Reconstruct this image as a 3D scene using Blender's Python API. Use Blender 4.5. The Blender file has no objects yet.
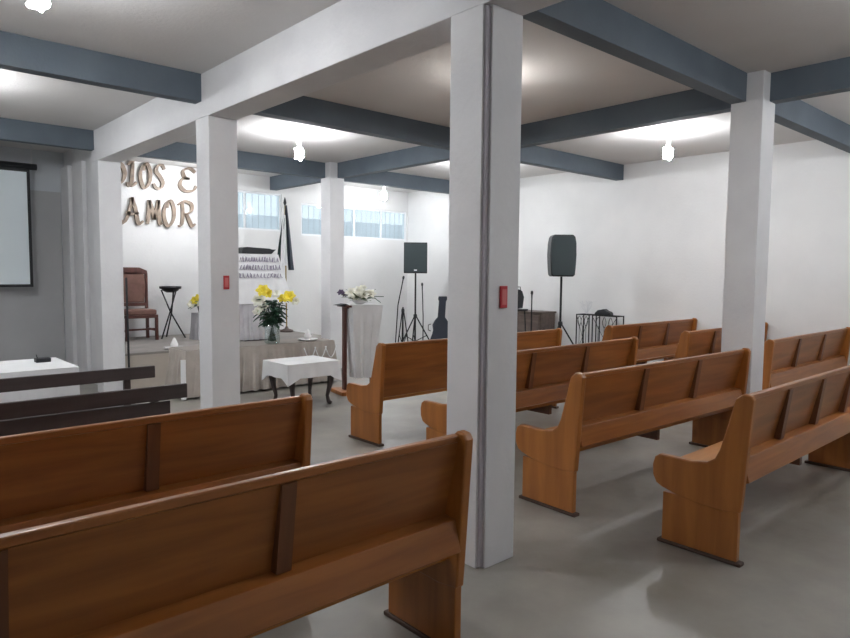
import bpy, bmesh, math, random
from mathutils import Vector, Matrix
random.seed(7)
S = bpy.context.scene
COL = S.collection
PI = math.pi

# ------------------------------------------------------------------ materials
def mat(name, col, rough=.6, metal=0., col2=None, scale=3., stretch=(1,1,1), detail=4, bump=0., bscale=40., spec=.5, emit=None, estr=0., trans=0., lo=.35, hi=.65, sheen=0.):
    m = bpy.data.materials.new(name); m.use_nodes = True
    nt = m.node_tree; b = nt.nodes['Principled BSDF']
    b.inputs['Base Color'].default_value = (*col, 1); b.inputs['Roughness'].default_value = rough
    b.inputs['Metallic'].default_value = metal; b.inputs['Specular IOR Level'].default_value = spec
    if trans: b.inputs['Transmission Weight'].default_value = trans
    if sheen: b.inputs['Sheen Weight'].default_value = sheen
    if emit: b.inputs['Emission Color'].default_value = (*emit, 1); b.inputs['Emission Strength'].default_value = estr
    if col2 or bump:
        tc = nt.nodes.new('ShaderNodeTexCoord'); mp = nt.nodes.new('ShaderNodeMapping')
        nt.links.new(tc.outputs['Object'], mp.inputs['Vector']); mp.inputs['Scale'].default_value = stretch
    if col2:
        n = nt.nodes.new('ShaderNodeTexNoise'); n.inputs['Scale'].default_value = scale; n.inputs['Detail'].default_value = detail
        nt.links.new(mp.outputs[0], n.inputs['Vector'])
        r = nt.nodes.new('ShaderNodeValToRGB')
        r.color_ramp.elements[0].position = lo; r.color_ramp.elements[0].color = (*col, 1)
        r.color_ramp.elements[1].position = hi; r.color_ramp.elements[1].color = (*col2, 1)
        nt.links.new(n.outputs['Fac'], r.inputs['Fac']); nt.links.new(r.outputs['Color'], b.inputs['Base Color'])
    if bump:
        n2 = nt.nodes.new('ShaderNodeTexNoise'); n2.inputs['Scale'].default_value = bscale; n2.inputs['Detail'].default_value = 3
        nt.links.new(mp.outputs[0], n2.inputs['Vector'])
        bp = nt.nodes.new('ShaderNodeBump'); bp.inputs['Strength'].default_value = bump; bp.inputs['Distance'].default_value = .01
        nt.links.new(n2.outputs['Fac'], bp.inputs['Height']); nt.links.new(bp.outputs['Normal'], b.inputs['Normal'])
    return m

def wood(name, a, c, rough=.35, axis=0, knots=True):
    """varnished pine: long grain along one axis, with a few knots"""
    m = bpy.data.materials.new(name); m.use_nodes = True
    nt = m.node_tree; b = nt.nodes['Principled BSDF']; b.inputs['Roughness'].default_value = rough
    tc = nt.nodes.new('ShaderNodeTexCoord'); mp = nt.nodes.new('ShaderNodeMapping')
    sc = [9., 9., 9.]; sc[axis] = .9
    mp.inputs['Scale'].default_value = sc
    nt.links.new(tc.outputs['Object'], mp.inputs['Vector'])
    n = nt.nodes.new('ShaderNodeTexNoise'); n.inputs['Scale'].default_value = 1.6; n.inputs['Detail'].default_value = 6; n.inputs['Distortion'].default_value = .6
    nt.links.new(mp.outputs[0], n.inputs['Vector'])
    r = nt.nodes.new('ShaderNodeValToRGB')
    r.color_ramp.elements[0].position = .3; r.color_ramp.elements[0].color = (*a, 1)
    r.color_ramp.elements[1].position = .7; r.color_ramp.elements[1].color = (*c, 1)
    nt.links.new(n.outputs['Fac'], r.inputs['Fac'])
    out = r.outputs['Color']
    if knots:
        v = nt.nodes.new('ShaderNodeTexVoronoi'); v.inputs['Scale'].default_value = 1.
        mp2 = nt.nodes.new('ShaderNodeMapping'); s2 = [3.4, 3.4, 3.4]; s2[axis] = 1.6; mp2.inputs['Scale'].default_value = s2
        nt.links.new(tc.outputs['Object'], mp2.inputs['Vector']); nt.links.new(mp2.outputs[0], v.inputs['Vector'])
        r2 = nt.nodes.new('ShaderNodeValToRGB')
        r2.color_ramp.elements[0].position = .03; r2.color_ramp.elements[0].color = (.35, .3, .3, 1)
        r2.color_ramp.elements[1].position = .13; r2.color_ramp.elements[1].color = (1, 1, 1, 1)
        nt.links.new(v.outputs['Distance'], r2.inputs['Fac'])
        mx = nt.nodes.new('ShaderNodeMix'); mx.data_type = 'RGBA'; mx.blend_type = 'MULTIPLY'; mx.inputs[0].default_value = .8
        nt.links.new(out, mx.inputs[6]); nt.links.new(r2.outputs['Color'], mx.inputs[7]); out = mx.outputs[2]
    nt.links.new(out, b.inputs['Base Color'])
    return m

M = dict(
    wall=mat('white_wall_paint', (.70,.70,.70), .75, col2=(.76,.76,.755), scale=1.1, bump=.25, bscale=30),
    greywall=mat('grey_wall_paint', (.56,.59,.62), .8, col2=(.61,.64,.67), scale=1.2, bump=.2),
    greydark=mat('dark_grey_dado_paint', (.43,.435,.445), .8, col2=(.47,.47,.475), scale=1.4),
    ceil=mat('ceiling_paint', (.60,.585,.575), .85, col2=(.66,.645,.635), scale=.7, bump=.2),
    column=mat('white_column_paint', (.66,.66,.675), .65, col2=(.72,.72,.73), scale=2., bump=.3, bscale=25),
    groove_shade=mat('grey_corner_shade', (.34,.32,.35), .8),
    blue=mat('blue_grey_beam_paint', (.085,.108,.133), .7, col2=(.105,.130,.156), scale=2.2, bump=.2),
    floor=None,
    stage=mat('stage_floor_covering', (.22,.20,.19), .8, col2=(.29,.265,.245), scale=3.),
    riser=mat('stage_riser_plaster', (.42,.37,.32), .8, col2=(.50,.45,.39), scale=2.),
    pine=wood('varnished_pine', (.205,.070,.016), (.365,.130,.030), .34),
    pine_side=wood('varnished_pine_end', (.270,.094,.018), (.400,.146,.030), .34, axis=2),
    seat=wood('bright_pine_seat', (.36,.13,.018), (.50,.20,.032), .3),
    pine_post=wood('varnished_pine_batten', (.120,.044,.017), (.185,.068,.026), .4, axis=2, knots=False),
    foot=mat('dark_foot_wood', (.06,.03,.018), .5),
    darkwood=wood('dark_stained_wood', (.032,.022,.021), (.058,.040,.038), .4, knots=False),
    chairwood=wood('mahogany_wood', (.06,.016,.012), (.11,.035,.025), .4, axis=2, knots=False),
    uphol=mat('reddish_brown_upholstery', (.15,.075,.055), .7, col2=(.20,.10,.08), scale=12),
    cabwood=wood('faded_brown_wood', (.085,.06,.052), (.14,.105,.09), .55, axis=1, knots=False),
    black=mat('black_plastic', (.012,.014,.017), .5, bump=.15, bscale=120),
    grille=mat('dark_speaker_grille', (.028,.042,.047), .65, col2=(.04,.058,.062), scale=160),
    iron=mat('black_iron', (.01,.01,.012), .45, metal=.4),
    white=mat('white_cloth', (.78,.78,.79), .9, col2=(.84,.84,.85), scale=5, sheen=.2),
    beige=mat('beige_cloth', (.40,.355,.315), .9, col2=(.47,.42,.375), scale=6, sheen=.2),
    grey_cloth=mat('pale_grey_cloth', (.42,.41,.43), .9, col2=(.5,.49,.51), scale=6),
    table_top=mat('taupe_cloth_top', (.27,.24,.215), .9),
    screen=mat('projection_fabric', (.82,.90,.94), .7),
    red=mat('red_plate', (.50,.03,.04), .5),
    pinkred=mat('faded_red_plate', (.62,.16,.16), .5),
    gold=mat('antique_gold_paint', (.17,.125,.095), .55, col2=(.29,.22,.165), scale=9),
    goldedge=mat('brown_letter_edge', (.22,.16,.12), .6),
    frame=mat('white_window_frame', (.8,.82,.84), .4),
    ink=mat('violet_grey_ink', (.33,.30,.38), .8),
    yellow=mat('yellow_petal', (.80,.62,.02), .6, col2=(.86,.72,.08), scale=20),
    cream=mat('cream_petal', (.78,.76,.62), .6, col2=(.84,.84,.76), scale=20),
    purple=mat('dark_violet_petal', (.09,.06,.12), .6),
    leaf=mat('dark_green_leaf', (.020,.060,.038), .5, col2=(.045,.11,.065), scale=10),
    leaf2=mat('olive_leaf', (.10,.14,.06), .5, col2=(.16,.20,.09), scale=10),
    flaggreen=mat('dark_green_flag_silk', (.02,.05,.045), .6),
    flagdark=mat('dark_slate_flag_silk', (.04,.05,.07), .6),
    brass=mat('aged_brass', (.35,.25,.1), .35, metal=.8),
    ceramic=mat('white_ceramic', (.82,.8,.8), .25),
    hood=mat('grey_neighbour_wall', (.58,.61,.63), .9, col2=(.70,.73,.75), scale=.8),
    bulb=mat('lit_bulb', (1,1,1), .4, emit=(.95,.975,1.0), estr=130.), bulbback=mat('bulb_half_power', (1,1,1), .4, emit=(.95,.975,1.0), estr=30.), bulbdim=mat('weak_bulb', (1,1,1), .4, emit=(1.0,.97,.93), estr=22.),
    cord=mat('pale_cord', (.6,.6,.62), .7),
)
def floor_mat():
    m = bpy.data.materials.new('polished_concrete'); m.use_nodes = True
    nt = m.node_tree; b = nt.nodes['Principled BSDF']
    tc = nt.nodes.new('ShaderNodeTexCoord')
    n = nt.nodes.new('ShaderNodeTexNoise'); n.inputs['Scale'].default_value = .9; n.inputs['Detail'].default_value = 7; n.inputs['Roughness'].default_value = .6
    nt.links.new(tc.outputs['Object'], n.inputs['Vector'])
    r = nt.nodes.new('ShaderNodeValToRGB')
    r.color_ramp.elements[0].position = .32; r.color_ramp.elements[0].color = (.20,.183,.152, 1)
    r.color_ramp.elements[1].position = .68; r.color_ramp.elements[1].color = (.34,.32,.28, 1)
    e = r.color_ramp.elements.new(.5); e.color = (.265,.25,.225, 1)
    nt.links.new(n.outputs['Fac'], r.inputs['Fac']); nt.links.new(r.outputs['Color'], b.inputs['Base Color'])
    n3 = nt.nodes.new('ShaderNodeTexNoise'); n3.inputs['Scale'].default_value = 2.3; n3.inputs['Detail'].default_value = 5
    nt.links.new(tc.outputs['Object'], n3.inputs['Vector'])
    mr = nt.nodes.new('ShaderNodeMapRange'); mr.inputs['To Min'].default_value = .28; mr.inputs['To Max'].default_value = .55
    nt.links.new(n3.outputs['Fac'], mr.inputs['Value']); nt.links.new(mr.outputs[0], b.inputs['Roughness'])
    bp = nt.nodes.new('ShaderNodeBump'); bp.inputs['Strength'].default_value = .15; bp.inputs['Distance'].default_value = .01
    nt.links.new(n3.outputs['Fac'], bp.inputs['Height']); nt.links.new(bp.outputs['Normal'], b.inputs['Normal'])
    return m
M['floor'] = floor_mat()
def glass_mat(name, tint, fac):
    m = bpy.data.materials.new(name); m.use_nodes = True
    nt = m.node_tree; nt.nodes.remove(nt.nodes['Principled BSDF'])
    t = nt.nodes.new('ShaderNodeBsdfTransparent'); t.inputs[0].default_value = (*tint, 1)
    g = nt.nodes.new('ShaderNodeBsdfGlossy'); g.inputs['Roughness'].default_value = .05; g.inputs[0].default_value = (.9,.95,1,1)
    x = nt.nodes.new('ShaderNodeMixShader'); x.inputs[0].default_value = fac
    nt.links.new(t.outputs[0], x.inputs[1]); nt.links.new(g.outputs[0], x.inputs[2])
    nt.links.new(x.outputs[0], nt.nodes['Material Output'].inputs[0]); return m
M['glass'] = glass_mat('window_glass', (.90,.95,.97), .03)
M['vaseglass'] = glass_mat('vase_glass', (.80,.86,.84), .14)

# ------------------------------------------------------------------ mesh helpers
def box(bm, x0, x1, y0, y1, z0, z1):
    v = [bm.verts.new(p) for p in ((x0,y0,z0),(x1,y0,z0),(x1,y1,z0),(x0,y1,z0),(x0,y0,z1),(x1,y0,z1),(x1,y1,z1),(x0,y1,z1))]
    for f in ((3,2,1,0),(4,5,6,7),(0,1,5,4),(1,2,6,5),(2,3,7,6),(3,0,4,7)): bm.faces.new([v[i] for i in f])
    return v
def prism(bm, pts, axis, a, b):
    """pts: outline in the two other axes, swept from a to b along axis"""
    def mk(p, t):
        if axis == 0: return (t, p[0], p[1])
        if axis == 1: return (p[0], t, p[1])
        return (p[0], p[1], t)
    A = [bm.verts.new(mk(p, a)) for p in pts]; B = [bm.verts.new(mk(p, b)) for p in pts]
    n = len(pts); bm.faces.new(A[::-1]); bm.faces.new(B)
    for i in range(n): bm.faces.new((A[i], A[(i+1)%n], B[(i+1)%n], B[i]))
def tube(bm, pts, r, seg=8, cap=True):
    pts = [Vector(p) for p in pts]; rs = r if isinstance(r, (list, tuple)) else [r]*len(pts)
    rings = []; prev = None
    for i, p in enumerate(pts):
        if i == 0: d = pts[1]-p
        elif i == len(pts)-1: d = p-pts[i-1]
        else: d = (pts[i+1]-p).normalized()+(p-pts[i-1]).normalized()
        if d.length < 1e-9: d = Vector((0,0,1))
        d.normalize()
        if prev is None:
            u = d.cross(Vector((0,0,1)))
            if u.length < 1e-3: u = d.cross(Vector((1,0,0)))
        else: u = prev - d*prev.dot(d)
        u.normalize(); w = d.cross(u); prev = u
        rings.append([bm.verts.new(p + (u*math.cos(2*PI*k/seg)+w*math.sin(2*PI*k/seg))*rs[i]) for k in range(seg)])
    for i in range(len(rings)-1):
        for k in range(seg): bm.faces.new((rings[i][k], rings[i][(k+1)%seg], rings[i+1][(k+1)%seg], rings[i+1][k]))
    if cap: bm.faces.new(rings[0][::-1]); bm.faces.new(rings[-1])
def lathe(bm, prof, c=(0,0,0), seg=20):
    rings = [[bm.verts.new((c[0]+r*math.cos(2*PI*k/seg), c[1]+r*math.sin(2*PI*k/seg), c[2]+z)) for k in range(seg)] for r, z in prof]
    for i in range(len(rings)-1):
        for k in range(seg): bm.faces.new((rings[i][k], rings[i][(k+1)%seg], rings[i+1][(k+1)%seg], rings[i+1][k]))
    bm.faces.new(rings[0][::-1]); bm.faces.new(rings[-1])
def finish(name, bm, m, parent=None, bevel=0., smooth=False, seg=2, solid=0., sub=0):
    bmesh.ops.recalc_face_normals(bm, faces=bm.faces)
    me = bpy.data.meshes.new(name); bm.to_mesh(me); bm.free()
    if smooth:
        for p in me.polygons: p.use_smooth = True
    o = bpy.data.objects.new(name, me); COL.objects.link(o); me.materials.append(m)
    if parent is not None: o.parent = parent
    if solid:
        k = o.modifiers.new('solid', 'SOLIDIFY'); k.thickness = solid; k.offset = -1
    if sub:
        k = o.modifiers.new('sub', 'SUBSURF'); k.levels = sub; k.render_levels = sub
    if bevel:
        k = o.modifiers.new('bev', 'BEVEL'); k.width = bevel; k.segments = seg; k.limit_method = 'ANGLE'; k.angle_limit = .7
    return o
def part(name, m, parent, fn, **kw):
    bm = bmesh.new(); fn(bm); return finish(name, bm, m, parent, **kw)
def thing(name, label, cat, loc=(0,0,0), rz=0., group=None):
    o = bpy.data.objects.new(name, None); COL.objects.link(o); o.empty_display_size = .1
    o.location = loc; o.rotation_euler = (0,0,rz); o['label'] = label; o['category'] = cat
    if group: o['group'] = group
    return o
def tag(o, label, cat, group=None):
    o['label'] = label; o['category'] = cat
    if group: o['group'] = group
    return o
def struct(name, m, fn, label=None, cat=None, **kw):
    o = part(name, m, None, fn, **kw); o['kind'] = 'structure'
    if label: o['label'] = label; o['category'] = cat or name.split('_')[0]
    return o

# ------------------------------------------------------------------ the room
XC, YC, W = 2.517, 2.332, .273            # first column
CX = [XC, XC+3.472]                       # column lines
RY = [YC, YC+3.343, YC+6.617]             # rows
ZB, ZBB, ZC = 2.97, 3.115, 3.358          # white beam soffit, blue beam soffit, ceiling
XW, YW, XL, YB = 9.53, 11.17, -4.4, -3.6
struct('floor', M['floor'], lambda b: box(b, XL, XW, YB, YW, -.1, 0), 'polished grey concrete floor with pale worn patches', 'floor')
struct('ceiling', M['ceil'], lambda b: box(b, XL, XW, YB, YW, ZC, ZC+.15), 'flat off-white plastered ceiling between the beams', 'ceiling')
struct('wall_right', M['wall'], lambda b: box(b, XW, XW+.15, YB, YW+.15, -.1, ZC+.15), 'long plain white wall on the right', 'wall')
struct('wall_left', M['wall'], lambda b: box(b, XL-.15, XL, YB, YW+.15, -.1, ZC+.15), 'plain white wall on the left', 'wall')
struct('wall_back', M['wall'], lambda b: box(b, XL-.15, XW+.15, YB-.15, YB, -.1, ZC+.15), 'plain white back wall', 'wall')
WZ0, WZ1 = 2.385, 3.0
def front(b):
    xs = [2.70, 5.46, 6.38, 6.80, 9.50, XW]
    zz = {1:(2.355,3.06), 3:(2.30,2.93)}
    for i in range(5):
        if i in (1, 3): box(b, xs[i], xs[i+1], YW, YW+.15, -.1, zz[i][0]); box(b, xs[i], xs[i+1], YW, YW+.15, zz[i][1], ZC+.15)
        else: box(b, xs[i], xs[i+1], YW, YW+.15, -.1, ZC+.15)
    bmesh.ops.remove_doubles(b, verts=b.verts, dist=1e-4)
struct('wall_front', M['wall'], front, 'white front wall behind the stage with high windows', 'wall')
struct('wall_front_left', M['greywall'], lambda b: box(b, XL, 2.70, YW, YW+.15, -.1, ZC+.15), 'grey painted front wall behind the projector screen', 'wall')
struct('trim_1', M['greydark'], lambda b: box(b, XL, 2.595, YW-.02, YW, 0, 2.76), 'dark grey lower panel of the wall behind the projector screen', 'wall panel')
struct('wall_partition', M['column'], lambda b: box(b, 2.66, 2.79, 9.2225, YW, 0, ZC), 'short white partition from the far column back to the front wall', 'wall')
struct('trim_2', M['column'], lambda b: box(b, 2.60, 2.66, 10.72, 11.14, 0, 3.12), 'white pilaster left of the far column, the left one', 'pilaster', bevel=.01)
struct('trim_3', M['column'], lambda b: box(b, 2.60, 2.66, 10.0, 10.28, 0, 3.10), 'narrow white pilaster left of the far column, the right one', 'pilaster', bevel=.01)

# windows
def window(n, x0, x1, mull, label, WZ0=WZ0, WZ1=WZ1):
    w = thing('window_%d' % n, label, 'window', (0, YW+.05, 0)); w['kind'] = 'structure'
    def fr(b):
        t = .035
        box(b, x0, x1, -.02, .03, WZ0, WZ0+t); box(b, x0, x1, -.02, .03, WZ1-t, WZ1)
        box(b, x0, x0+t, -.02, .03, WZ0+t, WZ1-t); box(b, x1-t, x1, -.02, .03, WZ0+t, WZ1-t)
    part('window_frame', M['frame'], w, fr)
    for mx in mull: part('mullion', M['frame'], w, lambda b: box(b, mx-.02, mx+.02, -.02, .03, WZ0+.035, WZ1-.035))
    xs = [x0+.035]+[q for mx in mull for q in (mx-.02, mx+.02)]+[x1-.035]
    for i in range(0, len(xs), 2):
        part('window_pane', M['glass'], w, lambda b: box(b, xs[i], xs[i+1], .0, .008, WZ0+.035, WZ1-.035))
    part('window_bars', M['cord'], w, lambda b: [box(b, x0+.1+k*.13, x0+.108+k*.13, .06, .068, WZ0, WZ1) for k in range(int((x1-x0-.1)/.13)+1)])
    return w
window(1, 5.46, 6.38, [5.63], 'small white-framed high window above the pulpit', 2.355, 3.06)
window(2, 6.80, 9.50, [7.35, 8.09, 8.80], 'wide white-framed high window band at the front right', 2.30, 2.93)

# columns and beams
def column(x, y, label, group='white square columns'):
    c = thing('column', label, 'column', (x, y, 0), 0, group); c['kind'] = 'structure'
    top = ZB if x == XC else ZC
    def sh(b):   # square shaft with a shallow recess along its near corner
        g = .035
        prism(b, [(g, 0), (W, 0), (W, W), (0, W), (0, g), (g, g)], 2, 0, top)
    part('shaft', M['column'], c, sh, bevel=.004)
    part('corner_shade_strip', M['groove_shade'], c, lambda b: box(b, .012, .0345, .012, .0345, .01, top-.01))  # grey strip paints in the shadow of the recessed corner
    return c
def column2(x, y, label):
    c = part('column', M['column'], None, lambda b: box(b, 0, W, 0, W, 0, ZB), bevel=.006)
    c.location = (x, y, 0); tag(c, label, 'column', 'white square columns'); c['kind'] = 'structure'
col_c = column(CX[0], RY[0], 'square white column nearest the camera, in the centre aisle')
column2(CX[0], RY[1], 'square white column with a small red plate beside the flower table, left of centre')
column2(CX[0], RY[2], 'square white column left of the wooden armchair, farthest along the white beam')
def plaincol(x, y, label):
    c = part('column', M['column'], None, lambda b: box(b, 0, W, 0, W, 0, ZC), bevel=.006)
    c.location = (x, y, 0); tag(c, label, 'column', 'white square columns'); c['kind'] = 'structure'
plaincol(CX[1], RY[0], 'square white column between the pews at right')
plaincol(CX[1], RY[1], 'square white column hidden behind the nearest column')
plaincol(CX[1], RY[2], 'square white column between the high windows by the stage')
struct('beam_white', M['column'], lambda b: box(b, XC, XC+W, YB, RY[2]+W, ZB, ZC), 'deep white beam running over the left line of columns', 'beam', bevel=.006)
SB, BW = .142, .132
for i, y in enumerate(RY):
    nm = ('nearest', 'middle', 'farthest')[i]
    struct('beam_blue', M['blue'], lambda b: box(b, XL, XC, y+SB, y+SB+BW, ZBB, ZC), nm+' blue-grey cross beam left of the white beam', 'beam')
    x1 = CX[1] if True else XW
    struct('beam_blue', M['blue'], lambda b: box(b, XC+W, CX[1], y+SB, y+SB+BW, ZBB, ZC), nm+' blue-grey cross beam from the white beam to the right column line', 'beam')
    struct('beam_blue', M['blue'], lambda b: box(b, CX[1]+W, XW, y+SB, y+SB+BW, ZBB, ZC), nm+' blue-grey cross beam from the right column line to the right wall', 'beam')
ys = [YB, RY[0], RY[1], RY[2], YW]
nm = ['nearest the back of the room', 'between the first and second rows of columns', 'between the second and third rows of columns', 'next to the front wall']
for i in range(4):
    a = ys[i] + (W if i else 0); b_ = ys[i+1]
    struct('beam_blue', M['blue'], lambda b: box(b, CX[1]+SB, CX[1]+SB+BW, a, b_, ZBB, ZC), 'blue-grey lengthwise beam over the right columns, '+nm[i], 'beam')

# stage
SX0, SX1, SY, SZ = 2.2, 6.35, 8.97+.26, .5
stg = thing('stage', 'low raised stage with dark floor covering and beige front', 'stage'); stg['kind'] = 'structure'
SX0 = 3.02; SY = 8.97
part('stage_floor', M['stage'], stg, lambda b: box(b, 2.80, 5.98, SY, YW, SZ-.03, SZ))
part('stage_floor', M['stage'], stg, lambda b: box(b, 5.98, 6.25, SY+.26, YW, SZ-.03, SZ))
part('stage_riser', M['riser'], stg, lambda b: (box(b, 2.80, 5.98, SY+.01, YW, 0, SZ-.03), box(b, 5.98, 6.24, SY+.27, YW, 0, SZ-.03)))

# ------------------------------------------------------------------ pews
PROF = [(0,.93),(.015,.955),(.055,.96),(.095,.925),(.13,.78),(.17,.63),(.195,.575),(.24,.545),(.33,.53),(.45,.532),(.525,.53),(.553,.51),(.566,.46),(.562,.40),(.54,.355),(.50,.335),(.40,.308),(.27,.288),(.15,.285),(.045,.30)]
T = .045
def pew(x, y, L, bays, label, group, plain=False, rz=0., bo=0.):
    p = thing('church_pew', label, 'pew', (x, y, 0), rz, group)
    for side in (0, 1):
        a = 0 if side == 0 else L-T
        part('end_panel', M['pine_side'], p, lambda b: prism(b, PROF, 0, a, a+T), bevel=.008)
        c = a + (.004 if side == 0 else .004)
        lp = part('leg_panel', M['pine_side'], p, lambda b: box(b, c, c+T-.008, .055, .495, .022, .31), bevel=.004)
        part('foot_board', M['foot'], lp, lambda b: box(b, a-.006, a+T+.006, -.0+.03, .52, 0, .022), bevel=.006)
    zb = .44 if plain else .585
    def back(b):
        prism(b, [(.045,.915),(.065,.915),(.138,zb),(.12,zb)] if not plain else [(.045,.915),(.065,.915),(.11,zb),(.09,zb)], 0, T, L-T)
    part('back_panel', M['pine'], p, back)
    part('top_rail', M['pine'], p, lambda b: prism(b, [(.041,.916),(.078,.916),(.080,.938),(.07,.946),(.045,.946),(.041,.941)], 0, T, L-T), bevel=.004)
    if not plain:
        part('back_rail', M['pine'], p, lambda b: prism(b, [(.02,.465),(.05,.455),(.125,.56),(.125,.60),(.055,.592)], 0, T, L-T), bevel=.004)
    part('seat', M['seat'], p, lambda b: prism(b, [(.10,.405),(.54,.425),(.55,.44),(.54,.455),(.10,.435)], 0, T, L-T), bevel=.004)
    for k in range(1, bays):
        xx = T + (L-2*T)*k/bays + bo
        part('back_batten', M['pine_post'], p, lambda b: prism(b, [(.033,.914),(.0445,.914),(.116,.601),(.075,.601)], 0, xx-.028, xx+.028))
    if not plain:
        part('seat_support', M['pine_post'], p, lambda b: box(b, L/2-.02, L/2+.02, .16, .46, .30, .41))
    return p
g1, g2, g3 = 'pews left of the centre aisle', 'pews right of the centre aisle', 'pews along the right wall'
pew(-.625, 1.80, 2.52, 3, 'varnished wooden pew closest to the camera at lower left, seen from behind', g1, bo=.03)
pew(-.68, 2.91, 2.52, 3, 'varnished wooden pew directly in front of the closest left one', g1, bo=.05)
pew(3.62, 1.39, 2.54, 4, 'varnished wooden pew closest at the right edge, four-panel back and bright seat', g2)
pew(3.55, 2.42, 2.435, 3, 'wooden pew whose right end touches the right column', g2, rz=-.035)
pew(3.62, 3.50, 2.50, 3, 'wooden pew behind the one touching the right column, left end hidden by nearest column', g2)
pew(3.65, 4.62, 2.70, 1, 'wooden pew with a plain unpanelled back, right of the small white table', g2, plain=True)
pew(6.95, 2.50, 2.56, 3, 'wooden pew right of the right column, against the white wall', g3)
pew(7.20, 3.50, 2.31, 3, 'wooden pew by the white wall, passing behind the right column', g3)
pew(7.20, 4.50, 2.32, 3, 'farthest wooden pew by the white wall, beside the iron stands', g3)

# dark benches at the left
def bench(x, y, L, two, label):
    p = thing('dark_bench', label, 'bench', (x, y, 0), 0, 'dark benches at the left')
    part('back_slat', M['darkwood'], p, lambda b: box(b, 0, L, 0, .03, .70, .80), bevel=.005)
    if two: part('back_slat', M['darkwood'], p, lambda b: box(b, .02, L-.12, .005, .03, .59, .692), bevel=.005)
    part('seat', M['darkwood'], p, lambda b: box(b, .02, L-.1, .04, .40, .42, .46), bevel=.005)
    for xx in (.14, L/2, L-.24):
        part('leg', M['darkwood'], p, lambda b: box(b, xx, xx+.05, .0301, .07, 0, .79), bevel=.004)
        part('leg', M['darkwood'], p, lambda b: box(b, xx, xx+.05, .34, .38, 0, .4199), bevel=.004)
    return p
bench(-.7, 4.54, 2.53, True, 'dark wooden bench just beyond the left pews, with a two-slat back')
bench(-.6, 5.56, 2.57, False, 'dark wooden bench in front of the white-covered table at left, thin single-slat back')

# ------------------------------------------------------------------ cloth
def skirt(b, x0, x1, y0, y1, zt, zb, amp=.02, folds=6, taper=0., corner=0., flare=.0, rows=8, phase=0., res=(40,24)):
    """cloth over a rectangular top: flat top plus hanging folds"""
    per = []
    nx, ny = res
    for i in range(nx): per.append((x0+(x1-x0)*i/nx, y0))
    for i in range(ny): per.append((x1, y0+(y1-y0)*i/ny))
    for i in range(nx): per.append((x1-(x1-x0)*i/nx, y1))
    for i in range(ny): per.append((x0, y1-(y1-y0)*i/ny))
    cx, cy = (x0+x1)/2, (y0+y1)/2; n = len(per)
    rings = []
    for r in range(rows+1):
        t = r/rows; ring = []
        for i, (px, py) in enumerate(per):
            ang = 2*PI*i/n
            w = (math.sin(ang*folds*2+phase)+.5*math.sin(ang*folds*3.3+1+phase))*amp*t + flare*t
            dx, dy = px-cx, py-cy; l = math.hypot(dx, dy) or 1
            ex = max(abs(dx)/((x1-x0)/2), .001); ey = max(abs(dy)/((y1-y0)/2), .001)
            cr = max(0, min(ex, ey)-.55)/.45
            s = 1-taper*t
            z = zt+(zb-corner*cr-zt)*t
            ring.append(b.verts.new((cx+dx*s+dx/l*w, cy+dy*s+dy/l*w, z)))
        rings.append(ring)
    for r in range(rows):
        for i in range(n): b.faces.new((rings[r][i], rings[r][(i+1)%n], rings[r+1][(i+1)%n], rings[r+1][i]))
    b.faces.new(rings[0])

# white covered table at far left
t = thing('side_table', 'long white-clothed table below the projector screen at left', 'table', (.55, 6.66, 0))
for sx in (-.9, .86):
    for sy in (-.34, .30):
        part('leg', M['iron'], t, lambda b: box(b, sx, sx+.04, sy, sy+.04, 0, .72))
part('tabletop', M['darkwood'], t, lambda b: box(b, -1.0, .99, -.38, .38, .72, .742))
part('tablecloth', M['white'], t, lambda b: skirt(b, -1.02, 1.01, -.41, .41, .75, .42, .008, 8), smooth=False)
o = part('microphone_receiver', M['black'], None, lambda b: (box(b, -.06, .06, -.045, .045, 0, .035), tube(b, [(-.04,0,.03),(-.05,0,.07)], .004)), bevel=.004)
o.location = (1.39, 6.78, .751); tag(o, 'small dark box lying on the white-clothed table at left', 'box')

# altar table with beige skirt
t = thing('altar_table', 'long table in front of the stage with a pleated beige skirt, under the yellow flowers', 'table', (4.26, 8.16, 0))
for sx in (-.95, .91):
    for sy in (-.2, .16):
        part('leg', M['darkwood'], t, lambda b: box(b, sx, sx+.04, sy, sy+.04, 0, .575))
part('tabletop', M['darkwood'], t, lambda b: box(b, -1.07, 1.07, -.25, .25, .575, .602))
part('table_skirt', M['beige'], t, lambda b: skirt(b, -1.09, 1.09, -.27, .27, .606, .03, .034, 22, flare=.06, res=(170,50)))
part('table_runner', M['table_top'], t, lambda b: box(b, -1.08, 1.08, -.262, .262, .607, .612))
part('skirt_ribbon', M['white'], t, lambda b: prism(b, [(-1.20,-.37),(-1.15,-.39),(-1.14,-.38),(-1.19,-.36)], 2, .03, .52))
# ribbon festoon at the right of the skirt
def fest(b):
    for k in range(3):
        x0 = .50+k*.17
        tube(b, [(x0+.19*i/8, -.40-.005*k, .55-.16*math.sin(PI*i/8)) for i in range(9)], .007, 6)
part('ribbon', M['white'], t, fest, smooth=True)

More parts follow.
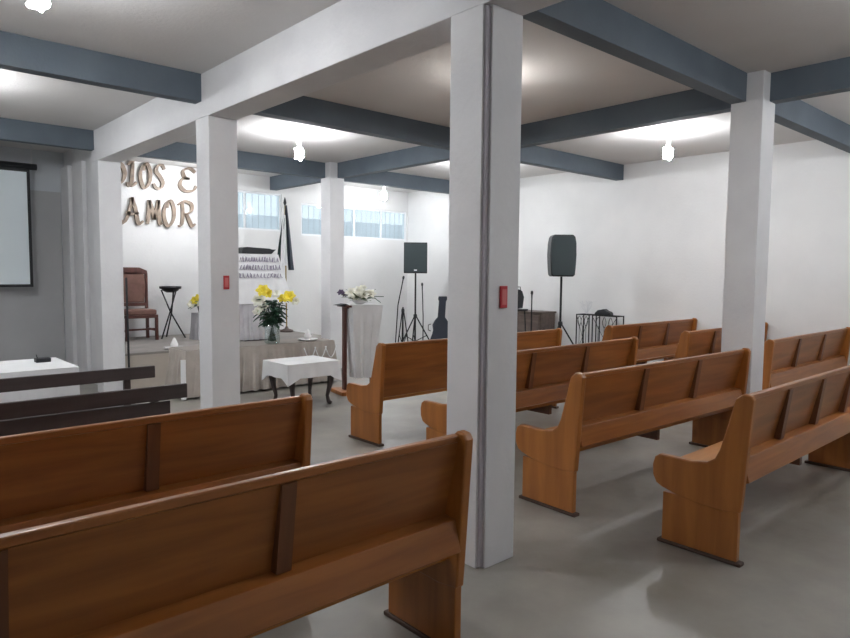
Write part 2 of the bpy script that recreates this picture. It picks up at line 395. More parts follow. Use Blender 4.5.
# small white table with cabriole legs
t = thing('small_table', 'small low table with white cloth and curved dark legs, in front of the altar table', 'table', (4.16, 6.84, 0), .0)
def cab(sx, sy):
    def f(b):
        x, y = sx*.24, sy*.20
        tube(b, [(x, y, .50), (x+sx*.012, y+sy*.012, .40), (x+sx*.030, y+sy*.030, .33), (x+sx*.018, y+sy*.018, .22), (x-sx*.002, y-sy*.002, .10), (x+sx*.008, y+sy*.008, .03), (x+sx*.03, y+sy*.03, .0)], [.034,.042,.044,.031,.022,.025,.03], 8)
    return f
for sx in (-1, 1):
    for sy in (-1, 1): part('leg', M['darkwood'], t, cab(sx, sy), smooth=True)
part('tabletop', M['darkwood'], t, lambda b: box(b, -.34, .34, -.28, .28, .50, .525))
part('tablecloth', M['white'], t, lambda b: skirt(b, -.355, .355, -.295, .295, .53, .36, .008, 5, corner=.08, flare=.015))

# ------------------------------------------------------------------ flowers
def bloom(b, c, n, r, up=.6, layers=2, w=.45):
    c = Vector(c); n = Vector(n).normalized()
    u = n.cross(Vector((0,0,1)))
    if u.length < .01: u = Vector((1,0,0))
    u.normalize(); v = n.cross(u)
    for L in range(layers):
        k = 6; rr = r*(1-.28*L)
        for i in range(k):
            a = 2*PI*(i+.5*L)/k+random.uniform(-.15,.15); d = u*math.cos(a)+v*math.sin(a); s = n.cross(d)
            pr = [(0,.02),(.35,w*.7),(.7,w),(1,.08)]
            row = []
            for q, ww in pr:
                h = math.sin(q*1.5)*up*rr*(1+.5*L) - (q**3)*rr*.25
                p = c+d*q*rr+n*h
                row.append((b.verts.new(p-s*ww*rr*.5), b.verts.new(p+s*ww*rr*.5)))
            for q in range(3): b.faces.new((row[q][0], row[q][1], row[q+1][1], row[q+1][0]))
def leafblade(b, p0, d, l, w, droop=.3):
    p0 = Vector(p0); d = Vector(d).normalized(); s = d.cross(Vector((random.uniform(-.3,.3), random.uniform(-.3,.3), 1))).normalized()
    row = []
    for q, ww in ((0,.12),(.25,.7),(.5,1),(.75,.75),(1,.05)):
        p = p0+d*l*q-Vector((0,0,droop*l*q*q))
        row.append((b.verts.new(p-s*w*ww*.5), b.verts.new(p), b.verts.new(p+s*w*ww*.5)))
        row[-1][1].co.z -= w*.15
    for q in range(4):
        for k in (0, 1): b.faces.new((row[q][k], row[q][k+1], row[q+1][k+1], row[q+1][k]))
CAMD = Vector((-.6, -.75, .25))
v = thing('flower_vase', 'glass vase of yellow and white flowers with dark foliage on the beige altar table', 'flower vase', (4.43, 8.04, .612))
part('vase', M['vaseglass'], v, lambda b: lathe(b, [(.09,0),(.105,.02),(.10,.12),(.10,.20),(.12,.28)]), smooth=True)
def stems(b):
    for k in range(26):
        a = random.uniform(0, 2*PI); r = random.uniform(.0,.07)
        tube(b, [(r*math.cos(a), r*math.sin(a), .03), (r*.3, r*.3, .25), (random.uniform(-.15,.15), random.uniform(-.1,.1), random.uniform(.45,.6))], .006, 5)
part('stems', M['leaf'], v, stems)
def fol(b):
    for k in range(170):
        a = random.uniform(0, 2*PI); z = random.uniform(.26,.60)
        sp = random.uniform(.02,.15)*(1 if z > .36 else .55)
        leafblade(b, (sp*math.cos(a), sp*math.sin(a), z), (math.cos(a), math.sin(a), random.uniform(-.5,.8)), random.uniform(.07,.13), random.uniform(.055,.09), .35)
part('foliage', M['leaf'], v, fol)
# right direction in view = (.743,-.669)
def vr(s, up, dpt=0): return (.743*s-.669*dpt, -.669*s-.743*dpt, up)
for s, z, r, mm in [(-.10,.74,.10,'yellow'),(-.02,.70,.07,'yellow'),(.25,.66,.10,'yellow'),(.17,.64,.075,'yellow'),(-.16,.60,.10,'cream'),(-.10,.52,.085,'cream'),(.08,.70,.07,'cream'),(.34,.60,.065,'cream'),(-.18,.46,.07,'cream')]:
    f = part('flower', M[mm], v, lambda b: bloom(b, vr(s, z-.03, .08), CAMD+Vector((0,0,.4)), r, w=.7))
# lectern with white cloth
l = thing('lectern', 'tall wooden lectern draped in white cloth, left of the plain-backed pew', 'lectern', (5.16, 7.02, 0), -.2)
part('base', M['pine_side'], l, lambda b: box(b, -.34, .22, -.2, .2, 0, .05), bevel=.01)
part('side_post', M['chairwood'], l, lambda b: box(b, -.235, -.20, -.04, .04, .05, 1.14))
part('side_post', M['chairwood'], l, lambda b: box(b, .165, .20, -.04, .04, .05, 1.14))
part('top_board', M['chairwood'], l, lambda b: box(b, -.25, .25, -.17, .17, 1.14, 1.165))
part('cloth', M['white'], l, lambda b: skirt(b, -.19, .255, -.19, .19, 1.172, .20, .016, 6, taper=.42))
part('book_ledge', M['black'], l, lambda b: prism(b, [(-.36,1.165),(-.24,1.145),(-.20,1.12),(-.20,1.17),(-.24,1.185)], 1, -.1, .06))
f = thing('flower_arrangement', 'low spray of white lilies and greenery on top of the draped lectern', 'flowers', (5.16, 7.02, 1.176))
part('bowl', M['ceramic'], f, lambda b: lathe(b, [(.05,0),(.09,.03),(.10,.06)]), smooth=True)
def fol2(b):
    for k in range(42):
        a = random.uniform(0, 2*PI)
        leafblade(b, (.03*math.cos(a), .03*math.sin(a), random.uniform(.05,.10)), (math.cos(a), math.sin(a), random.uniform(0,.8)), random.uniform(.12,.24), .03, .10)
part('foliage', M['leaf2'], f, fol2)
for s, z, r, mm in [(-.10,.13,.09,'cream'),(0,.16,.085,'cream'),(.07,.11,.08,'cream'),(.15,.12,.08,'cream'),(-.04,.08,.07,'cream'),(.05,.20,.06,'cream'),(-.24,.14,.055,'purple'),(-.19,.11,.04,'purple')]:
    part('flower', M[mm], f, lambda b: bloom(b, vr(s, z, .06), CAMD+Vector((0,0,.6)), r, w=.6))
part('stems', M['leaf'], f, lambda b: [tube(b, [(0,0,.04), vr(s*.6, .10), vr(s, z)], .005, 5) for s, z in [(-.24,.14),(-.19,.11),(.32,.10),(.28,.02),(.15,.12)]])

# white cone ornaments on dishes
def cone(x, y, z, label):
    c = thing('cone_ornament', label, 'ornament', (x, y, z), 0, 'white cone ornaments on dishes')
    part('dish', M['ceramic'], c, lambda b: lathe(b, [(.09,0),(.14,.02),(.145,.03),(.10,.028)]), smooth=True)
    part('cone', M['ceramic'], c, lambda b: lathe(b, [(.05,.024),(.052,.07),(.03,.12),(.012,.16)]), smooth=True)
cone(3.50, 9.12, .5, 'white cone ornament on a dish at the stage edge, left of the red-plated column')
cone(5.0, 8.05, .612, 'white cone ornament on a dish on the right end of the altar table')

# ------------------------------------------------------------------ on the stage
a = thing('armchair', 'wooden armchair with reddish-brown upholstery at the left of the stage', 'chair', (3.53, 10.72, SZ))
part('seat', M['uphol'], a, lambda b: box(b, -.23, .23, -.24, .20, .40, .48), bevel=.02)
part('seat_frame', M['chairwood'], a, lambda b: box(b, -.245, .245, -.25, .21, .35, .40), bevel=.005)
part('backrest', M['uphol'], a, lambda b: prism(b, [(-.19,.58),(.19,.58),(.21,.8),(.20,1.02),(.12,1.07),(-.12,1.07),(-.20,1.02),(-.21,.8)], 1, .20, .24), bevel=.012)
part('back_frame', M['chairwood'], a, lambda b: (box(b, -.25,-.21,.20,.25,.48,1.04), box(b, .21,.25,.20,.25,.48,1.04), prism(b, [(-.25,1.03),(.25,1.03),(.24,1.09),(.12,1.14),(-.12,1.14),(-.24,1.09)], 1, .20, .25), box(b, -.21,.21,.20,.25,.52,.575)), bevel=.004)
for sx in (-1, 1):
    part('leg', M['chairwood'], a, lambda b: box(b, sx*.225-.022, sx*.225+.022, -.245, -.2, 0, .35), bevel=.004)
    part('leg', M['chairwood'], a, lambda b: box(b, sx*.225-.022, sx*.225+.022, .165, .21, 0, .35), bevel=.004)
    part('stretcher', M['chairwood'], a, lambda b: box(b, sx*.225-.012, sx*.225+.012, -.2, .165, .14, .17))
part('stretcher', M['chairwood'], a, lambda b: box(b, -.2, .2, -.235, -.212, .16, .19))
s = thing('tripod_stand', 'black folding stand with crossed legs and a shallow bowl top, right of the armchair', 'stand', (4.04, 10.65, SZ))
part('bowl', M['iron'], s, lambda b: lathe(b, [(.06,.74),(.12,.77),(.16,.83),(.17,.84),(.165,.80)], seg=20), smooth=True)
for k in range(3):
    aa = 2*PI*k/3+.5
    part('leg', M['iron'], s, lambda b: tube(b, [(.14*math.cos(aa), .14*math.sin(aa), .78), (0.015*math.cos(aa+1.6), 0.015*math.sin(aa+1.6), .42), (-.22*math.cos(aa), -.22*math.sin(aa), 0)], .012, 6))
f = thing('flower_stand', 'yellow and white flowers on a pale draped stand, half hidden behind the red-plated column', 'flowers', (4.40, 10.22, SZ))
part('drape', M['grey_cloth'], f, lambda b: skirt(b, -.14, .14, -.14, .14, .42, .0, .02, 6, flare=.04))
part('pot', M['black'], f, lambda b: lathe(b, [(.07,.42),(.09,.5),(.10,.56)]), smooth=True)
part('foliage', M['leaf'], f, lambda b: [leafblade(b, (0,0,.54), (math.cos(q*1.1), math.sin(q*1.1), random.uniform(.1,1.6)), random.uniform(.15,.33), .045, .4) for q in range(40)])
for s_, z, mm in [(-.10,.62,'yellow'),(-.16,.56,'cream'),(-.04,.66,'yellow'),(.06,.62,'cream'),(-.02,.58,'cream')]:
    part('flower', M[mm], f, lambda b: bloom(b, vr(s_, z, .08), CAMD, .07, w=.7))
# pulpit with lettered cloth
p = thing('pulpit', 'pulpit on the stage under a white cloth covered in violet handwriting', 'pulpit', (4.98, 9.62, SZ))
part('body', M['darkwood'], p, lambda b: box(b, -.24, .24, -.16, .16, 0, 1.32), bevel=.005)
def cl(b):
    g = []
    for j in range(9):
        t = j/8; row = []
        for i in range(15):
            u = i/14
            row.append(b.verts.new((-.36-.06*t+(.70+.30*t)*u, -.185-.03*t-.012*math.sin(i*1.4)*t, 1.365-.78*t)))
        g.append(row)
    top = [b.verts.new((-.36+.70*i/14, .17, 1.36)) for i in range(15)]
    for i in range(14):
        b.faces.new((top[i], top[i+1], g[0][i+1], g[0][i]))
        for j in range(8): b.faces.new((g[j][i], g[j][i+1], g[j+1][i+1], g[j+1][i]))
c = part('cloth', M['white'], p, cl, solid=.006)
rnd = random.Random(3)
for zz, n, h in [(1.245,15,.075),(1.12,14,.075),(.995,13,.07)]:
    def ink(b):
        t = (1.365-zz)/.78; x_ = -.33-.05*t; wd = .64+.26*t; yy = -.199-.035*t-.012*t
        for k in range(n):
            x = x_+wd*k/n; cw = wd/n*.7
            pts = [(x, zz)]
            for q in range(rnd.choice((2,3,4))): pts.append((x+cw*rnd.random(), zz+h*(1-(q%2))*rnd.uniform(.8,1.05)))
            pts.append((x+cw, zz))
            for (ax, az), (bx, bz) in zip(pts, pts[1:]): tube(b, [(ax, yy, az), (bx, yy, bz+.001)], .005, 4)
    part('writing', M['ink'], c, ink)
part('skirt', M['grey_cloth'], p, lambda b: skirt(b, -.27, .27, -.19, .19, .62, .02, .02, 9, flare=.03))
f = thing('open_book', 'black open book lying on top of the pulpit', 'book', (5.0, 9.6, SZ+1.372))
part('cover', M['black'], f, lambda b: prism(b, [(-.30,.0),(.22,.0),(.30,.075),(.24,.07),(.18,.085),(-.2,.10),(-.28,.08)], 1, -.13, .13), bevel=.004)
# flag
f = thing('flag', 'furled dark green and white flag on a pole beside the pulpit', 'flag', (6.08, 10.50, SZ))
part('base', M['cabwood'], f, lambda b: lathe(b, [(.12,0),(.12,.03),(.04,.06),(.02,.1)]), smooth=True)
part('pole', M['brass'], f, lambda b: tube(b, [(0,0,.05),(-.02,0,2.30)], .012, 8))
part('finial', M['black'], f, lambda b: lathe(b, [(.012,2.28),(.028,2.32),(.02,2.36),(.004,2.42)], c=(-.02,0,0), seg=10))
def fold(s0, s1, w0, w1, d, z0, z1):
    def fn(b):
        rows = []
        for j in range(13):
            t = j/12; row = []
            for i in range(9):
                u = i/8; s = s0+(s1-s0)*t+(w0+(w1-w0)*t)*(u-.5)
                row.append(b.verts.new(vr(s, z1+(z0-z1)*t, d+.025*math.sin(u*9+j*.25))))
            rows.append(row)
        for j in range(12):
            for i in range(8): b.faces.new((rows[j][i], rows[j][i+1], rows[j+1][i+1], rows[j+1][i]))
    return fn
part('green_stripe', M['flaggreen'], f, fold(-.03, -.13, .05, .07, .03, 1.25, 2.05), solid=.006)
part('white_stripe', M['white'], f, fold(-.02, -.03, .05, .11, .06, 1.20, 2.10), solid=.006)
part('dark_stripe', M['flagdark'], f, fold(.0, .09, .05, .09, .01, 1.12, 2.28), solid=.006)

# projector screen
s = thing('projector_screen', 'white projector screen with black border hanging at the left', 'projector screen', (1.2, 10.85, 0))
part('screen_fabric', M['screen'], s, lambda b: box(b, -.93, .90, 0, .006, 1.38, 2.98))
part('border', M['black'], s, lambda b: (box(b, -.97, -.93, -.001, .007, 1.34, 3.02), box(b, .90, .94, -.001, .007, 1.34, 3.02), box(b, -.93, .90, -.001, .007, 1.34, 1.38), box(b, -.93, .90, -.001, .007, 2.98, 3.02)))
part('housing', M['black'], s, lambda b: tube(b, [(-1.05,.01,3.06),(1.03,.01,3.06)], .045, 12), smooth=True)
for sx in (-.98, .97): part('hanging_cord', M['cord'], s, lambda b: tube(b, [(sx,.01,3.10),(sx,.01,ZC)], .006, 5))

# gold letters on the front wall
def letter(x0, x1, z0, z1, strokes, ch, label):
    nib = math.radians(35)
    def fn(b):
        for st in strokes:
            pts = []
            for i in range(len(st)-1):      # catmull-rom
                p0 = st[max(i-1,0)]; p1 = st[i]; p2 = st[i+1]; p3 = st[min(i+2,len(st)-1)]
                for k in range(6):
                    t = k/6
                    pts.append(tuple(.5*((2*p1[d])+(-p0[d]+p2[d])*t+(2*p0[d]-5*p1[d]+4*p2[d]-p3[d])*t*t+(-p0[d]+3*p1[d]-3*p2[d]+p3[d])*t**3) for d in (0,1)))
            pts.append(st[-1])
            P = [(x0+(x1-x0)*u, z0+(z1-z0)*w) for u, w in pts]
            A = []; n = len(P)
            for i, (px, pz) in enumerate(P):
                q = P[min(i+1,n-1)]; r = P[max(i-1,0)]
                dx, dz = q[0]-r[0], q[1]-r[1]; l = math.hypot(dx, dz) or 1; nx, nz = -dz/l, dx/l
                w = .012+.022*abs(nx*math.cos(nib)+nz*math.sin(nib))*math.sin(PI*min(max((i+2)/(n+3),0),1))**.4
                A.append([b.verts.new((px+nx*w, yy, pz+nz*w)) for yy in (YW-.05, YW-.005)]+[b.verts.new((px-nx*w, yy, pz-nz*w)) for yy in (YW-.05, YW-.005)])
            for a_, c_ in zip(A, A[1:]):
                for i, j in ((0,2),(2,3),(3,1),(1,0)): b.faces.new((a_[i], a_[j], c_[j], c_[i]))
            b.faces.new((A[0][0],A[0][1],A[0][3],A[0][2])); b.faces.new((A[-1][0],A[-1][2],A[-1][3],A[-1][1]))
    o = part('wall_letter', M['gold'], None, fn)
    # put the origin at the letter itself
    c = Vector(((x0+x1)/2, YW-.03, z0)); o.data.transform(Matrix.Translation(-c)); o.location = c
    tag(o, label, 'letter', 'ornate gold letters on the front wall')
LT = {
 'D': [[(.25,.95),(.30,.6),(.22,.1),(.05,.0),(.0,.12)],[(.0,.85),(.3,1.0),(.8,.85),(1.0,.45),(.75,.08),(.22,.05)]],
 'I': [[(.1,.85),(.35,1.0),(.62,.95)],[(.55,.95),(.45,.5),(.35,.1),(.1,.02),(.0,.15)],[(.3,.02),(.6,.05),(.85,.18)]],
 'O': [[(.55,1.0),(.15,.8),(.0,.42),(.2,.05),(.55,.0),(.95,.3),(.98,.7),(.7,.98),(.4,.9),(.35,.7)]],
 'S': [[(.95,.82),(.75,1.0),(.4,.95),(.25,.72),(.55,.5),(.8,.25),(.6,.02),(.2,.02),(.0,.2)]],
 'E': [[(.95,.85),(.6,1.0),(.2,.85),(.3,.58),(.6,.55)],[(.6,.55),(.15,.5),(.0,.22),(.3,.0),(.8,.05),(1.0,.25)]],
 'A': [[(.0,.1),(.1,.0),(.3,.25),(.55,1.0)],[(.5,1.0),(.65,.6),(.75,.1),(.85,.0),(1.0,.12)],[(.25,.42),(.5,.36),(.8,.42)]],
 'M': [[(.0,.02),(.1,.5),(.15,.95)],[(.15,.95),(.35,.6),(.5,.2)],[(.5,.2),(.7,.65),(.85,.98)],[(.85,.98),(.85,.5),(.92,.05),(1.05,.1)]],
 'R': [[(.25,.95),(.28,.5),(.2,.08),(.0,.0)],[(.0,.85),(.35,1.0),(.8,.92),(.82,.65),(.5,.5),(.28,.5)],[(.5,.5),(.7,.2),(.85,.02),(1.05,.12)]],
}
for ch, x0, x1, lab in [('D',3.25,3.53,'first letter D of the upper row, partly behind the far column'),('I',3.57,3.73,'letter I in the upper row of gold wall letters'),('O',3.77,3.93,'letter O in the upper row of gold wall letters'),('S',3.98,4.17,'letter S before the gap in the upper row of gold wall letters'),('E',4.42,4.70,'letter E after the gap in the upper row of gold wall letters'),('S',4.78,4.98,'last letter S of the upper row, behind the red-plated column')]:
    letter(x0, x1, 2.95, 3.34, LT[ch], ch, lab if lab.startswith('first') is False else lab)
for ch, x0, x1, lab in [('A',3.45,3.80,'letter A starting the lower row of gold wall letters'),('M',3.87,4.09,'letter M in the lower row of gold wall letters'),('O',4.14,4.31,'letter O in the lower row of gold wall letters'),('R',4.38,4.66,'letter R ending the lower row of gold wall letters')]:
    letter(x0, x1, 2.35, 2.77, LT[ch], ch, lab)

# ------------------------------------------------------------------ sound gear at the right
ROT = math.atan2(-.67, .743)      # local +x to the viewer's right, local -y towards the viewer
def tripod(name, label, x, y, h, hub=.62, spread=.45, r=.014, group=None, rz=0., foot=True):
    s = thing(name, label, 'stand', (x, y, 0), ROT+rz, group)
    part('pole', M['iron'], s, lambda b: tube(b, [(0,0,.18),(0,0,h)], r, 10), smooth=True)
    part('collar', M['black'], s, lambda b: lathe(b, [(r*1.8,hub-.03),(r*2.2,hub),(r*1.8,hub+.04)], seg=12))
    for k in range(3):
        aa = 2*PI*k/3-.35
        lg = part('leg', M['iron'], s, lambda b: tube(b, [(r*math.cos(aa),r*math.sin(aa),hub),(spread*math.cos(aa),spread*math.sin(aa),.012)], r*.75, 6))
        part('brace', M['iron'], lg, lambda b: tube(b, [(r*math.cos(aa),r*math.sin(aa),.22),(spread*.55*math.cos(aa),spread*.55*math.sin(aa),hub*.47)], r*.5, 6))
    return s
tripod('speaker_stand', 'black tripod stand under the rectangular loudspeaker by the corner', 8.66, 9.90, 1.58, .72, r=.018)
s = thing('loudspeaker', 'rectangular dark loudspeaker on a tripod stand by the front right corner', 'loudspeaker', (8.66, 9.90, 1.58), ROT)
part('cabinet', M['black'], s, lambda b: prism(b, [(-.235,-.16),(.235,-.16),(.16,.17),(-.16,.17)], 2, 0, .61), bevel=.012)
part('grille', M['grille'], s, lambda b: box(b, -.22, .22, -.172, -.161, .03, .585), bevel=.004)
part('badge', M['frame'], s, lambda b: box(b, -.03, .03, -.177, -.173, .05, .075))
tripod('speaker_stand', 'black tripod stand under the rounded loudspeaker by the right wall', 8.55, 6.27, 1.55, .80, .5, r=.018)
s = thing('loudspeaker', 'rounded dark loudspeaker on a tripod stand in front of the right wall', 'loudspeaker', (8.55, 6.27, 1.552), ROT)
RO = [(x*.93, z) for x, z in [(-.17,0),(.17,0),(.20,.03),(.212,.15),(.222,.34),(.215,.52),(.195,.62),(.16,.655),(-.16,.655),(-.195,.62),(-.215,.52),(-.222,.34),(-.212,.15),(-.20,.03)]]
part('cabinet', M['black'], s, lambda b: prism(b, RO, 1, -.14, .16), bevel=.02, seg=3)
part('grille', M['grille'], s, lambda b: prism(b, [(x*.93, .022+z*.93) for x, z in RO], 1, -.156, -.141), bevel=.005)
# microphone stands
def micstand(x, y, pts, label, hub=.25, spread=.28, rz=0.):
    s = thing('microphone_stand', label, 'microphone stand', (x, y, 0), ROT+rz)
    part('pole', M['iron'], s, lambda b: tube(b, pts, .011, 8), smooth=True)
    p0 = pts[0]
    for k in range(3):
        aa = 2*PI*k/3+.6
        part('leg', M['iron'], s, lambda b: tube(b, [(p0[0],p0[1],p0[2]),(p0[0]+spread*math.cos(aa),p0[1]+spread*math.sin(aa),.01)], .008, 6))
    e = Vector(pts[-1]); d = (e-Vector(pts[-2])).normalized()
    part('microphone', M['black'], s, lambda b: tube(b, [e, e+d*.1, e+d*.13, e+d*.17], [.011,.014,.024,.016], 10), smooth=True)
    return s
micstand(8.25, 10.03, [(0,0,.12),(.05,0,.95),(.13,0,1.36)], 'tall thin microphone stand reaching up behind the rectangular loudspeaker', spread=.1)
tripod('music_stand', 'folded black tripod left of the rectangular loudspeaker stand', 8.10, 9.62, .93, .86, .15, .015)
micstand(8.90, 9.93, [(0,0,.12),(0,0,.7),(-.02,0,1.22)], 'microphone stand between the rectangular loudspeaker and the guitar case', spread=.08)
micstand(5.62, 7.28, [(.06,0,.12),(.03,0,.7),(-.03,0,.98)], 'thin black microphone stand right of the draped lectern', spread=.16)
micstand(8.66, 6.94, [(0,0,.14),(0,0,.9),(.0,0,1.14)], 'microphone stand in front of the brown cabinet', spread=.09)
o = part('hanging_bag', M['black'], None, lambda b: (prism(b, [(-.1,0),(.06,.02),(.08,.2),(.05,.3),(.0,.33),(-.1,.3),(-.13,.14)], 1, -.04, .04), tube(b, [(-.06,0,.29),(-.03,0,.37),(.02,0,.37),(.03,0,.30)], .008, 6)), bevel=.01)
o.location = (8.53, 7.11, 1.0); o.rotation_euler = (0,0,ROT); tag(o, 'black bag on a small stool behind the cabinet microphone stand, beside the nearest column', 'bag')
st = thing('stool', 'dark stool carrying the black bag, hidden behind the nearest column', 'stool', (8.53, 7.11, 0), ROT)
part('seat', M['iron'], st, lambda b: lathe(b, [(.14,.97),(.16,.98),(.16,1.0)]))
for k in range(3):
    aa = 2*PI*k/3; part('leg', M['iron'], st, lambda b: tube(b, [(.1*math.cos(aa),.1*math.sin(aa),.975),(.15*math.cos(aa),.15*math.sin(aa),.01)], .012, 6))
# guitar case
g = thing('guitar_case', 'dark guitar case standing upright in the front right corner', 'guitar case', (9.06, 9.62, 0), ROT)
GO = [(-.15,0),(.15,0),(.2,.06),(.21,.2),(.16,.36),(.15,.44),(.17,.54),(.13,.63),(.075,.70),(.07,1.02),(.09,1.06),(.085,1.12),(-.085,1.12),(-.09,1.06),(-.07,1.02),(-.075,.70),(-.13,.63),(-.17,.54),(-.15,.44),(-.16,.36),(-.21,.2),(-.2,.06)]
part('shell', mat('dark_blue_case', (.02,.025,.04), .6), g, lambda b: prism(b, [(x+.06*z, z) for x, z in GO], 1, -.06, .06), bevel=.012)
part('handle', M['black'], g, lambda b: tube(b, [(-.17,-.02,.42),(-.22,-.02,.44),(-.22,-.02,.54),(-.165,-.02,.56)], .01, 6))
# brown cabinet
c = thing('wooden_cabinet', 'low faded brown wooden cabinet by the right wall behind the nearest column', 'cabinet', (9.06, 7.05, 0))
part('body', M['cabwood'], c, lambda b: box(b, .02, .42, 0.02, 1.15, .05, .90), bevel=.006)
part('top_board', M['cabwood'], c, lambda b: box(b, 0, .44, 0, 1.17, .90, .93), bevel=.006)
part('plinth', M['foot'], c, lambda b: box(b, .04, .44, .04, 1.13, 0, .05))
for k in range(2):
    d = part('door', M['cabwood'], c, lambda b: box(b, .003, .019, .05+k*.55, .57+k*.55, .1, .87), bevel=.004)
    part('door_handle', M['brass'], d, lambda b: tube(b, [(-.012,.50 if k==0 else .67,.45),(-.012,.50 if k==0 else .67,.55)], .008, 6))
# wrought iron stands
def ironstand(y0, y1, label, h=.93):
    s = thing('iron_stand', label, 'stand', (9.2, y0, 0), 0, 'wrought iron stands by the right wall')
    L = y1-y0; D = .22
    part('top', M['iron'], s, lambda b: (box(b, 0, .015, 0, L, h-.015, h), box(b, D-.015, D, 0, L, h-.015, h), box(b, .015, D-.015, 0, .015, h-.015, h), box(b, .015, D-.015, L-.015, L, h-.015, h), [box(b, .015, D-.015, L*q-.006, L*q+.006, h-.012, h-.003) for q in (.25,.5,.75)]))
    for x in (0, D-.015):
        for y in (0, L-.015): part('leg', M['iron'], s, lambda b: box(b, x, x+.015, y, y+.015, 0, h-.015))
    part('shelf', M['iron'], s, lambda b: (box(b, .015, D-.015, .015, .027, .25, .262), box(b, .015, D-.015, L-.027, L-.015, .25, .262), [box(b, D*q, D*q+.01, .027, L-.027, .25, .262) for q in (.1,.3,.5,.7,.85)]))
    def scr(b):
        for q in (.25, .5, .75):
            y = L*q; tube(b, [(.007, y, .26), (.007, y, h-.2)], .005, 5)
            for sg in (-1, 1):
                tube(b, [(.007, y+sg*(.005+.028*math.sin(i/10*PI)), h-.2+.17*i/10) for i in range(11)], .005, 5)
        tube(b, [(.007, .02, .27), (.007, L*.5, .55), (.007, L-.02, .27)], .005, 5)
        tube(b, [(.007, .02, h-.05), (.007, L*.5, .55), (.007, L-.02, h-.05)], .005, 5)
    part('scrollwork', M['iron'], s, scr)
ironstand(6.17, 6.43, 'black wrought-iron stand with scrollwork, right of the rounded loudspeaker')
ironstand(5.66, 6.12, 'black wrought-iron stand with a black bag on top, behind the farthest right pew')
o = part('black_bag', M['black'], None, lambda b: prism(b, [(-.14,0),(.14,0),(.12,.05),(.06,.07),(.02,.10),(-.08,.08),(-.12,.04)], 1, -.09, .09), bevel=.015)
o.location = (9.31, 5.97, .931); o.rotation_euler = (0,0,-1.3); tag(o, 'slumped black bag lying on an iron stand', 'bag')
o = part('dry_twigs', M['cord'], None, lambda b: [tube(b, [(0,0,0),(random.uniform(-.04,.04),random.uniform(-.1,.1),.12),(random.uniform(-.07,.07),random.uniform(-.18,.18),.22)], .003, 4) for k in range(14)])
o.location = (9.31, 6.30, .931); tag(o, 'faint dry twigs on the left iron stand', 'twigs')

# small red plates on the columns
def plate(y, z, h, m, label):
    o = thing('red_plate', label, 'plate', (XC+.145, y, z))
    part('plate', M[m], o, lambda b: box(b, -.027, .027, -.012, 0, 0, h), bevel=.003)
    part('inner_panel', M['pinkred'], o, lambda b: box(b, -.017, .017, -.014, -.0121, h*.15, h*.85))
plate(RY[0], 1.413, .118, 'red', 'small red plate on the nearest column')
plate(RY[1], 1.43, .125, 'red', 'small red plate on the second column, left of the yellow flowers')
# thin dark pole beside the far column
o = part('dark_pole', M['black'], None, lambda b: tube(b, [(0,0,0),(-.012,0,1.5)], .014, 8))
o.location = (2.83, 8.93, 0); tag(o, 'thin dark pole leaning on the far column left of the armchair', 'pole')

# ------------------------------------------------------------------ bulbs
def spiral(b):
    pts = []
    for i in range(61):
        t = i/60; a = t*2*PI*4
        pts.append((.047*math.cos(a)*(1 if t<.9 else (1-t)*8+.2), .047*math.sin(a)*(1 if t<.9 else (1-t)*8+.2), -.03-.15*t))
    tube(b, pts, .012, 5)
def bulb(x, y, label, z=ZC-.18):
    dim = 'hidden behind the nearest' in label
    l = thing('ceiling_bulb', label, 'light bulb', (x, y, z), 0, 'spiral bulbs on the ceiling')
    part('lamp_holder', M['ceramic'], l, lambda b: lathe(b, [(.05,ZC-z-.001),(.05,ZC-z-.02),(.025,ZC-z-.03),(.025,0)], seg=14), smooth=True)
    part('base', M['ceramic'], l, lambda b: lathe(b, [(.024,0),(.03,-.01),(.026,-.04)], seg=14), smooth=True)
    part('spiral_tube', M['bulbdim' if dim else 'bulbback' if 'behind the camera' in label and 'left' in label else 'bulb'], l, spiral, smooth=True)
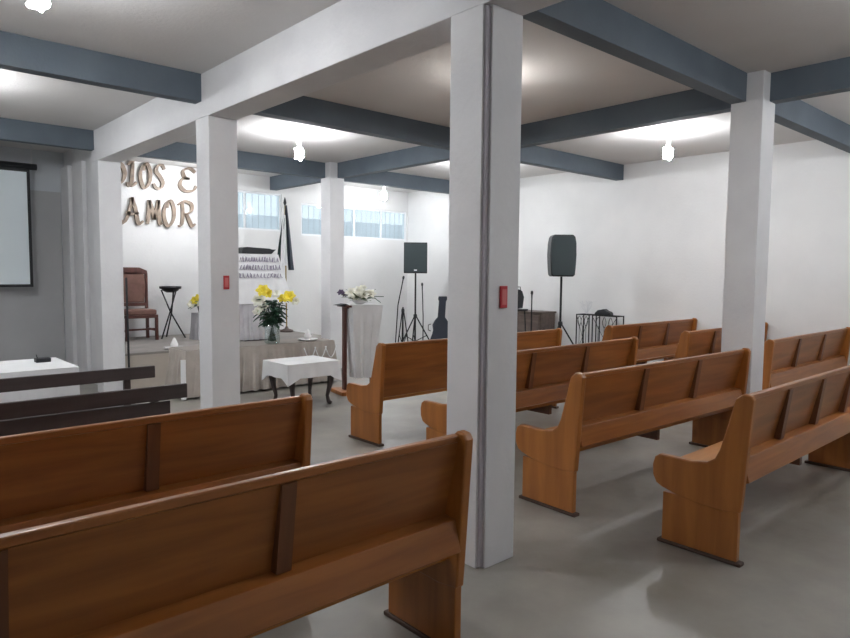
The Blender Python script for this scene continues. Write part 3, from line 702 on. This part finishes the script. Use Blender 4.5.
for x, y, lab in [(.88,4.12,'lit ceiling bulb above the left pews'),(.75,7.3,'lit ceiling bulb in front of the projector screen'),(4.42,4.0,'lit ceiling bulb hidden behind the nearest column'),(4.42,7.3,'lit ceiling bulb over the small white table, left of centre'),(7.62,4.05,'bright lit ceiling bulb over the right wall pews'),(7.7,7.3,'lit ceiling bulb in front of the rounded loudspeaker'),(8.0,10.1,'lit ceiling bulb over the rectangular loudspeaker'),(4.4,10.1,'lit ceiling bulb over the stage'),(.9,-.6,'added fill bulb on the ceiling behind the camera, left'),(4.6,.2,'lit ceiling bulb behind the camera, centre'),(7.7,.9,'lit ceiling bulb behind the camera, right'),(-2.3,3.4,'added fill bulb on the ceiling outside the left edge of view, nearer'),(-2.3,7.3,'added fill bulb on the ceiling outside the left edge of view, farther')]:  # unseen bulbs at far left and behind left are added as fill light
    bulb(x, y, lab)

# outside
o = part('neighbouring_building', M['hood'], None, lambda b: box(b, 0, 26, 0, 6, 0, 3.55))
o.location = (2, 20, -.1); tag(o, 'pale blue-grey building seen through the high windows', 'building')
w = bpy.data.worlds.new('World'); S.world = w; w.use_nodes = True
bg = w.node_tree.nodes['Background']; bg.inputs[0].default_value = (.88,.94,1.0,1); bg.inputs[1].default_value = .47

# ------------------------------------------------------------------ camera
yaw, pit, rol, fpx = map(float, (math.radians(42.036), math.radians(-4.072), math.radians(.496), 654.683))
F = Vector((math.sin(yaw)*math.cos(pit), math.cos(yaw)*math.cos(pit), math.sin(pit)))
R0 = Vector((math.cos(yaw), -math.sin(yaw), 0)); U0 = R0.cross(F)
R = R0*math.cos(rol)+U0*math.sin(rol); U = -R0*math.sin(rol)+U0*math.cos(rol)
cd = bpy.data.cameras.new('camera'); cam = bpy.data.objects.new('camera', cd); COL.objects.link(cam)
cd.sensor_width = 36; cd.lens = fpx/850*36; cd.clip_start = .05
cam.matrix_world = Matrix(((R.x,U.x,-F.x,0),(R.y,U.y,-F.y,0),(R.z,U.z,-F.z,1.6),(0,0,0,1)))
S.camera = cam
S.view_settings.view_transform = 'Standard'; S.view_settings.look = 'None'; S.view_settings.gamma = 1
S.view_settings.use_curve_mapping = False; S.view_settings.exposure = 1.36
